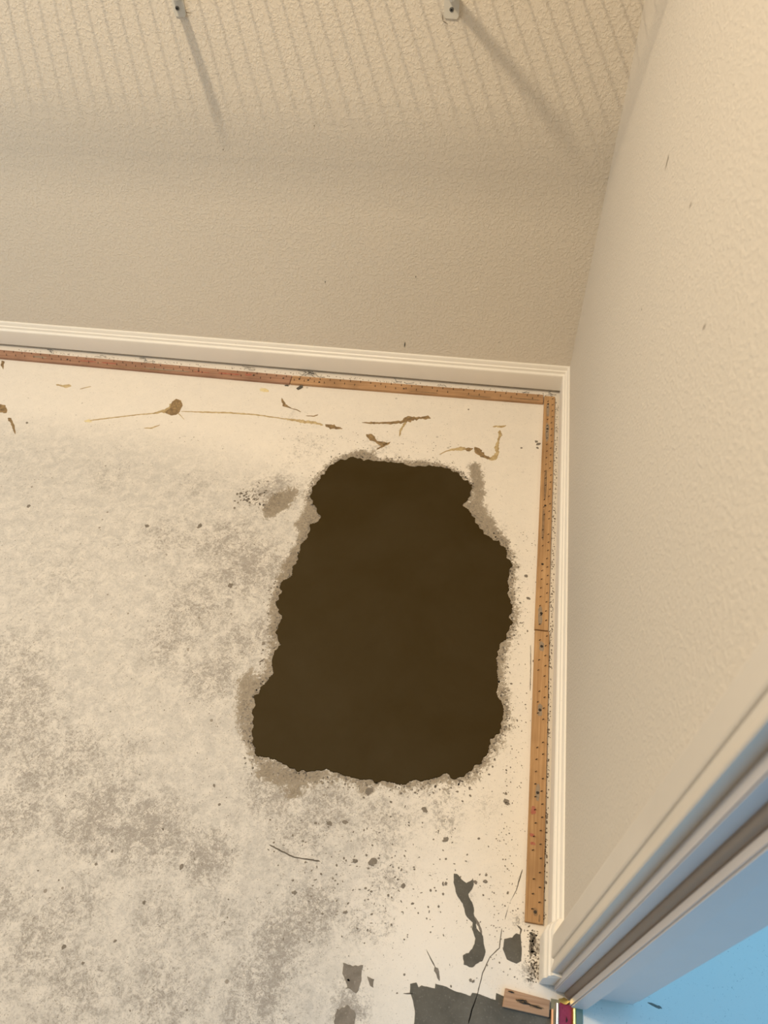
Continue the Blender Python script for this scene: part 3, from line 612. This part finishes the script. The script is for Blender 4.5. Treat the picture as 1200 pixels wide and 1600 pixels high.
# ------------------------------------------------------------------ scuffs on the walls and a painted shade line
def wall_mark(name, p0, p1, wd, normal, mat, parent):
    bm = bmesh.new(); n = Vector(normal); a, b = Vector(p0), Vector(p1); d = (b - a).normalized(); s = d.cross(n)
    prof = ((0, .15), (.25, .8), (.5, 1), (.8, .5), (1, .1)); L = []
    for t, k in prof:
        c = a.lerp(b, t) + n * .0005
        L.append((bm.verts.new(c + s * wd * k / 2), bm.verts.new(c - s * wd * k / 2)))
    for i in range(len(L) - 1): bm.faces.new((L[i][0], L[i][1], L[i + 1][1], L[i + 1][0]))
    o = bm_obj(name, bm, mat, parent)
    return o
SCUFF_SHADE = simple('grey_scuff_shade', (.28, .23, .17, 1), .8); SCUFFD = simple('dark_scuff', (.06, .06, .045, 1), .8)
wb = bpy.data.objects['wall_back']
for side, a, b, wd, mt in (
    ('b', (-0.225, 1.502, 0.115), (-0.227, 1.502, 0.097), 0.003, SCUFFD),
    ('b', (-0.154, 1.502, 0.827), (-0.153, 1.502, 0.817), 0.0018, SCUFF_SHADE),
    ('b', (-0.153, 1.502, 0.817), (-0.144, 1.502, 0.813), 0.0016, SCUFF_SHADE),
    ('b', (-0.149, 1.502, 0.825), (-0.122, 1.502, 0.824), 0.0016, SCUFF_SHADE),
    ('b', (-0.641, 1.502, 0.821), (-0.61, 1.502, 0.82), 0.0015, SCUFF_SHADE),  # painted shade line under the left clip
    ('b', (-0.413, 1.502, 0.274), (-0.414, 1.502, 0.268), 0.002, SCUFFD),
    ('b', (-0.602, 1.502, 0.574), (-0.603, 1.502, 0.57), 0.002, SCUFF_SHADE),
    ('b', (-0.199, 1.502, 0.304), (-0.199, 1.502, 0.299), 0.002, SCUFFD),
    ('b', (0.002, 1.502, 0.133), (0.008, 1.502, 0.139), 0.0012, SCUFF_SHADE),
    ('b', (-0.634, 1.502, 0.744), (-0.635, 1.502, 0.741), 0.002, SCUFF_SHADE),
    ('b', (-0.403, 1.502, 0.63), (-0.403, 1.502, 0.627), 0.002, SCUFF_SHADE),
    ('r', (0.182, 0.961, 0.856), (0.182, 0.96, 0.834), 0.003, SCUFF_SHADE),
    ('r', (0.182, 0.78, 0.892), (0.182, 0.78, 0.883), 0.002, SCUFF_SHADE),
    ('r', (0.182, 0.875, 0.694), (0.182, 0.871, 0.693), 0.002, SCUFFD),
    ('r', (0.182, 0.596, 0.876), (0.182, 0.598, 0.867), 0.002, SCUFF_SHADE),
    ('r', (0.182, 0.501, 0.126), (0.182, 0.498, 0.126), 0.0015, SCUFF_SHADE),
    ):
    wall_mark('scuff_shade_mark', a, b, wd, (0, -1, 0) if side == 'b' else (-1, 0, 0), mt, wb if side == 'b' else wall_right)

# ------------------------------------------------------------------ wire closet shelf above the picture (its shadow falls on the back wall)
ZS, DP = 1.105, .302
root = empty('wire_shelf', (-.9, YB, ZS)); tag(root, 'white wire closet shelf fixed to the back wall above the two clips', 'shelf')
inv = Matrix.Translation((.9, -YB, -ZS))
bm = bmesh.new(); x = -2.6
while x < XR - .01:
    tube(bm, [(x, YB - .002, ZS), (x, YB - DP, ZS)], .0012, 5); x += .0254
o = bm_obj('shelf_wires', bm, WIRE, root); o['kind'] = 'stuff'; o.matrix_parent_inverse = inv
for y, z, r in ((YB - .006, ZS - .004, .0028), (YB - DP, ZS - .002, .0028), (YB - DP - .004, ZS - .020, .0028), (YB - DP - .006, ZS - .040, .0028), (YB - DP - .006, ZS - .060, .0028), (YB - DP - .004, ZS - .080, .0028)):
    bm = bmesh.new(); tube(bm, [(-2.62, y, z), (XR - .006, y, z)], r, 6)
    o = bm_obj('shelf_rod', bm, WIRE, root); o.matrix_parent_inverse = inv
def brace(label, x, z, wd, sc):
    root = empty('shelf_brace', (x, YB, z)); inv = Matrix.Translation((-x, -YB, -z)); tag(root, label, 'shelf brace', 'shelf braces')
    bm = bmesh.new()
    out = [(-wd / 2, .040), (wd / 2, .040), (wd / 2, .004), (wd / 2 - .002, .0005), (wd / 2 - .004, -.001), (-wd / 2 + .004, .0), (-wd / 2 + .001, .001), (-wd / 2, .004)]
    extrude_profile(bm, [[(x + u, YB - d, z - .0135 + v) for u, v in out] for d in (.0, .0035)])
    o = bm_obj('clip_plate', bm, WHITE, root); o.matrix_parent_inverse = inv
    bm = bmesh.new(); c = bmesh.ops.create_cone(bm, cap_ends=True, segments=14, radius1=.0042, radius2=.003, depth=.002, matrix=Matrix.Translation((x + sc, YB - .0042, z)) @ Matrix.Rotation(math.radians(90), 4, 'X'))
    s = bm_obj('screw', bm, SCREW, root); s.matrix_parent_inverse = inv
    bm = bmesh.new(); box(bm, x + sc - .0016, x + sc + .0016, YB - .0058, YB - .0046, z - .0016, z + .0016)
    s = bm_obj('screw_recess', bm, simple('recess', (.01, .01, .01, 1), .8), s)
    bm = bmesh.new()
    tube(bm, [(x, YB - .006, z + .016), (x, YB - .016, z + .028), (x, YB - DP + .004, ZS - .012), (x, YB - DP, ZS - .004)], [.005, .0080, .0080, .005], 8)
    o = bm_obj('brace_rod', bm, WIRE, root); o.matrix_parent_inverse = inv
brace('narrow white brace clip screwed to the back wall, left of the two', -.634, .828, .022, -.003)
brace('wider white brace clip on the back wall, right of the two, by a curled scratch', -.138, .836, .026, 0)
